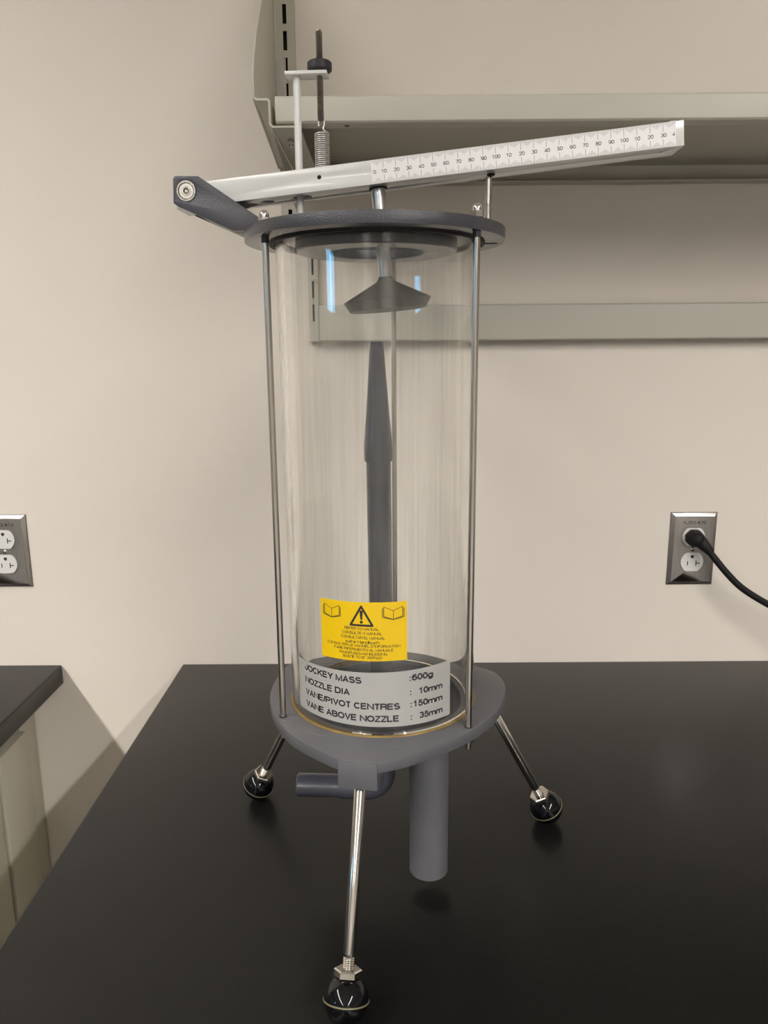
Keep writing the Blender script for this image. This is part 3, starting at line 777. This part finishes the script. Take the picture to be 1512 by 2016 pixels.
mb = MB(M['knob'])
pr = [(2.7, 696.1), (7.4, 696.1), (9.0, 697.4), (9.2, 698.2), (9.2, 702.4), (8.6, 703.6), (7.0, 704.3), (2.7, 704.6)]
mb.lathe(pr, (sx, sy, 0), n=40, closed=True)
for k in range(40):
    a = 2 * PI * k / 40; mb.rod((sx + 9.15 * math.cos(a), sy + 9.15 * math.sin(a), 697.6), (sx + 9.15 * math.cos(a), sy + 9.15 * math.sin(a), 703), 0.32, 6)
mb.build('knob', sc, smooth=30)
# spring: helix plus top hook
hx_, hy_, _ = sx + 0.6, sy, 0
ztop, zbot = 653.2, 622.0
pts = []
RC, RW, PITCHS = 5.35, 0.64, 1.52
nt_ = int((ztop - zbot) / PITCHS)
for k in range(nt_ * 18 + 1):
    a = 2 * PI * k / 18; pts.append((hx_ + RC * math.cos(a), hy_ + RC * math.sin(a), zbot + PITCHS * k / 18))
a0 = 2 * PI * nt_
for q in ((RC * .7, 1.2), (RC * .3, 2.6)): pts.append((hx_ + q[0], hy_, ztop + q[1] - 0.8))
for k in range(0, 11):
    a = R(-60 + 27 * k); pts.append((hx_ - 0.2 + 2.4 * math.cos(a), hy_ + 0.3, ztop + 6.5 + 3.6 * math.sin(a)))
mb = MB(M['zinc']); mb.sweep(pts, RW, 8); mb.build('spring', app, smooth=70)
mb = MB(M['dark']); mb.box(sx - 0.9, sx + 0.9, sy - 2.7, sy - 2.3, 662, 668); mb.build('hook_slot', sc)
# ---- stop pin under the beam
qx = A + D * 92.3 + BK * 16
mb = MB(M['steel'])
mb.lathe([(0, ZP + PT + 0.05), (2.2, ZP + PT + 0.05), (2.2, 583.5), (2.7, 584), (2.7, 596.2), (2.2, 596.5), (2.2, 597.3), (2.7, 597.6), (2.7, 617.0), (2.2, 617.8), (0, 617.8)], (qx.x, qx.y, 0), n=28)
spn = mb.build('stop_pin', app, smooth=30)
bt = A + D * 92.3 + BK * 16 + N * (-BH - 0.05)
mb = MB(M['rubber']); mb.rod(bt, bt - N * 1.4, 3.2, 24, 0.4); mb.rod(bt - N * 1.4, (qx.x, qx.y, 617.7), 1.0, 16); mb.build('stop_button', spn)

# ---- labels bent round the tube
RL = TR + 0.12
def cyl(u, z, off):                                                   # u: mm round the tube from the front, z above the bench
    a = u / 82.0; rr_ = RL + off
    return (rr_ * math.sin(a) - 1.6 * (z - ZB) / 390.0, -rr_ * math.cos(a), z)
def sheet(mb, u0, u1, zb0, zb1, zt0, zt1, mi=0, n=40):
    vs = []; fs = []
    for i in range(n + 1):
        t = i / n; u = u0 + (u1 - u0) * t; lo = zb0 + (zb1 - zb0) * t; hi = zt0 + (zt1 - zt0) * t
        vs += [cyl(u, lo, 0), cyl(u, hi, 0), cyl(u, lo, 0.14), cyl(u, hi, 0.14)]
    for i in range(n):
        a = i * 4; b = a + 4
        fs += [(a + 2, b + 2, b + 3, a + 3), (a, a + 1, b + 1, b), (a, b, b + 2, a + 2), (a + 1, a + 3, b + 3, b + 1)]
    fs += [(0, 2, 3, 1), (n * 4, n * 4 + 1, n * 4 + 3, n * 4 + 2)]
    mb.add(vs, fs, mi)
def U(deg): return R(deg) * 82.0
def lf(u, z): return cyl(u, z, 0.2)
mb = MB(M['silver']); sheet(mb, U(-59.2), U(42.8), 188.0, 187.8, 232.6, 236.5); dl = mb.build('data_label', app, smooth=60)
mb = MB(M['print'])
rows = [('JOCKEY MASS', -51.8, -11.5, 224.6, ':600g', 15.4, 30.1), ('NOZZLE DIA', -51.7, -18.5, 213.6, None, 0, 0), ('VANE/PIVOT CENTRES', -51.5, 10.0, 202.8, ':150mm', 15.9, 36.8), ('VANE ABOVE NOZZLE', -51.4, 9.1, 192.2, None, 0, 0)]
for t, a, b, z, t2, a2, b2 in rows:
    letter(mb, t, lf, U(a), U(b), z, 5.6, 0.215)
    if t2: letter(mb, t2, lf, U(a2), U(b2), z + (1.6 if '600' in t2 else 0.6), 5.6, 0.215)
letter(mb, ':', lf, U(15.7), U(16.5), 213.9, 5.6, 0.215); letter(mb, '10mm', lf, U(21.3), U(36.7), 214.0, 5.6, 0.215)
letter(mb, ':', lf, U(16.0), U(16.8), 192.4, 5.6, 0.215); letter(mb, '35mm', lf, U(21.3), U(36.9), 192.5, 5.6, 0.215)
mb.build('lettering', dl, smooth=0, fix=False)

mb = MB(M['yellow']); sheet(mb, U(-36.1), U(14.2), 243.5, 244.9, 292.4, 293.7); wl = mb.build('warning_label', app, smooth=60)
mb = MB(M['print'])
for t, a, b, z, c in (('REFER TO MANUAL', -20.8, -1.3, 270.0, 2.35), ('CONSULTE O MANUAL', -22.2, 0.3, 266.3, 2.35), ('CONSULTAR EL MANUAL', -23.1, 1.9, 262.6, 2.35), ('siehe Handbuch', -20.4, -1.1, 258.8, 2.6),
                      ("CONSULTER LE MANUEL D'INFORMATION", -31.8, 10.4, 255.9, 2.2), ('FARE RIFERIMENTO AL MANUALE', -27.4, 6.4, 252.6, 2.2), ('RAADPLEEG HANDLEIDING', -24.2, 3.0, 249.3, 2.2), ('\u0392\u039b\u0395\u03a0\u0395 \u03a4\u039f \u0395\u0393 \u03a7\u0395\u0399\u03a1\u0399\u0394\u0399\u039f', -22.0, 0.4, 246.2, 2.2)):
    letter(mb, t, lf, U(a), U(b), z, c, 0.14 if c > 2.5 else 0.165)
mb.build('lettering', wl, smooth=0, fix=False)
mb = MB(M['print'])
def line(p, q, w):
    (u0, z0), (u1, z1) = p, q; L = math.hypot(u1 - u0, z1 - z0); nx, nz = -(z1 - z0) / L * w / 2, (u1 - u0) / L * w / 2
    k = max(1, int(abs(u1 - u0) / 3))
    for i in range(k):
        a, b = i / k, (i + 1) / k
        P = (u0 + (u1 - u0) * a, z0 + (z1 - z0) * a); Q = (u0 + (u1 - u0) * b, z0 + (z1 - z0) * b)
        mb.add([lf(P[0] - nx, P[1] - nz), lf(Q[0] - nx, Q[1] - nz), lf(Q[0] + nx, Q[1] + nz), lf(P[0] + nx, P[1] + nz)], [(0, 1, 2, 3)])
tc_ = U(-11.0); tz0, tz1 = 274.0, 289.6
V = [(tc_ - 8.8, tz0), (tc_ + 8.8, tz0), (tc_, tz1)]
for i in range(3): line(V[i], V[(i + 1) % 3], 1.7)
for v in V:
    mb.add([lf(v[0] + 0.85 * math.cos(2 * PI * k / 12), v[1] + 0.85 * math.sin(2 * PI * k / 12)) for k in range(12)], [tuple(range(12))])
mb.add([lf(tc_ - 1.25, 285.2), lf(tc_ + 1.25, 285.2), lf(tc_ + 0.7, 279.2), lf(tc_ - 0.7, 279.2)], [(0, 3, 2, 1)])
for cz_, rr_ in ((285.2, 1.25), (279.2, 0.7), (276.7, 1.25)):
    mb.add([lf(tc_ + rr_ * math.cos(2 * PI * k / 14), cz_ + rr_ * math.sin(2 * PI * k / 14)) for k in range(14)], [tuple(range(14))])
mb.build('warning_triangle', wl, smooth=0, fix=False)
def book(u, z, w):
    h = 8.4; w2 = w / 2; t = 0.42
    line((u, z), (u, z + h - 1.2), t)
    for s in (-1, 1):
        line((u, z + h - 1.2), (u + s * w2 * 0.85, z + h + 2.0), t); line((u, z), (u + s * w2 * 0.85, z + 2.6), t)
        line((u + s * w2 * 0.85, z + h + 2.0), (u + s * w2 * 0.85, z + 2.6), t)
        for e in (0.92, 1.0):
            line((u + s * w2 * e, z + h + 1.2 - (e - 0.92) * 6), (u + s * w2 * e, z + 2.4 - (e - 0.85) * 4), t * 0.8)
            line((u + s * w2 * e, z + 2.4 - (e - 0.85) * 4), (u, z - 0.25), t * 0.8)
for u, z, w in ((U(-28.6), 278.2, 16.0), (U(6.6), 279.2, 17.4)):
    mb = MB(M['print']); book(u, z, w); mb.build('book_symbol', wl, smooth=0, fix=False)
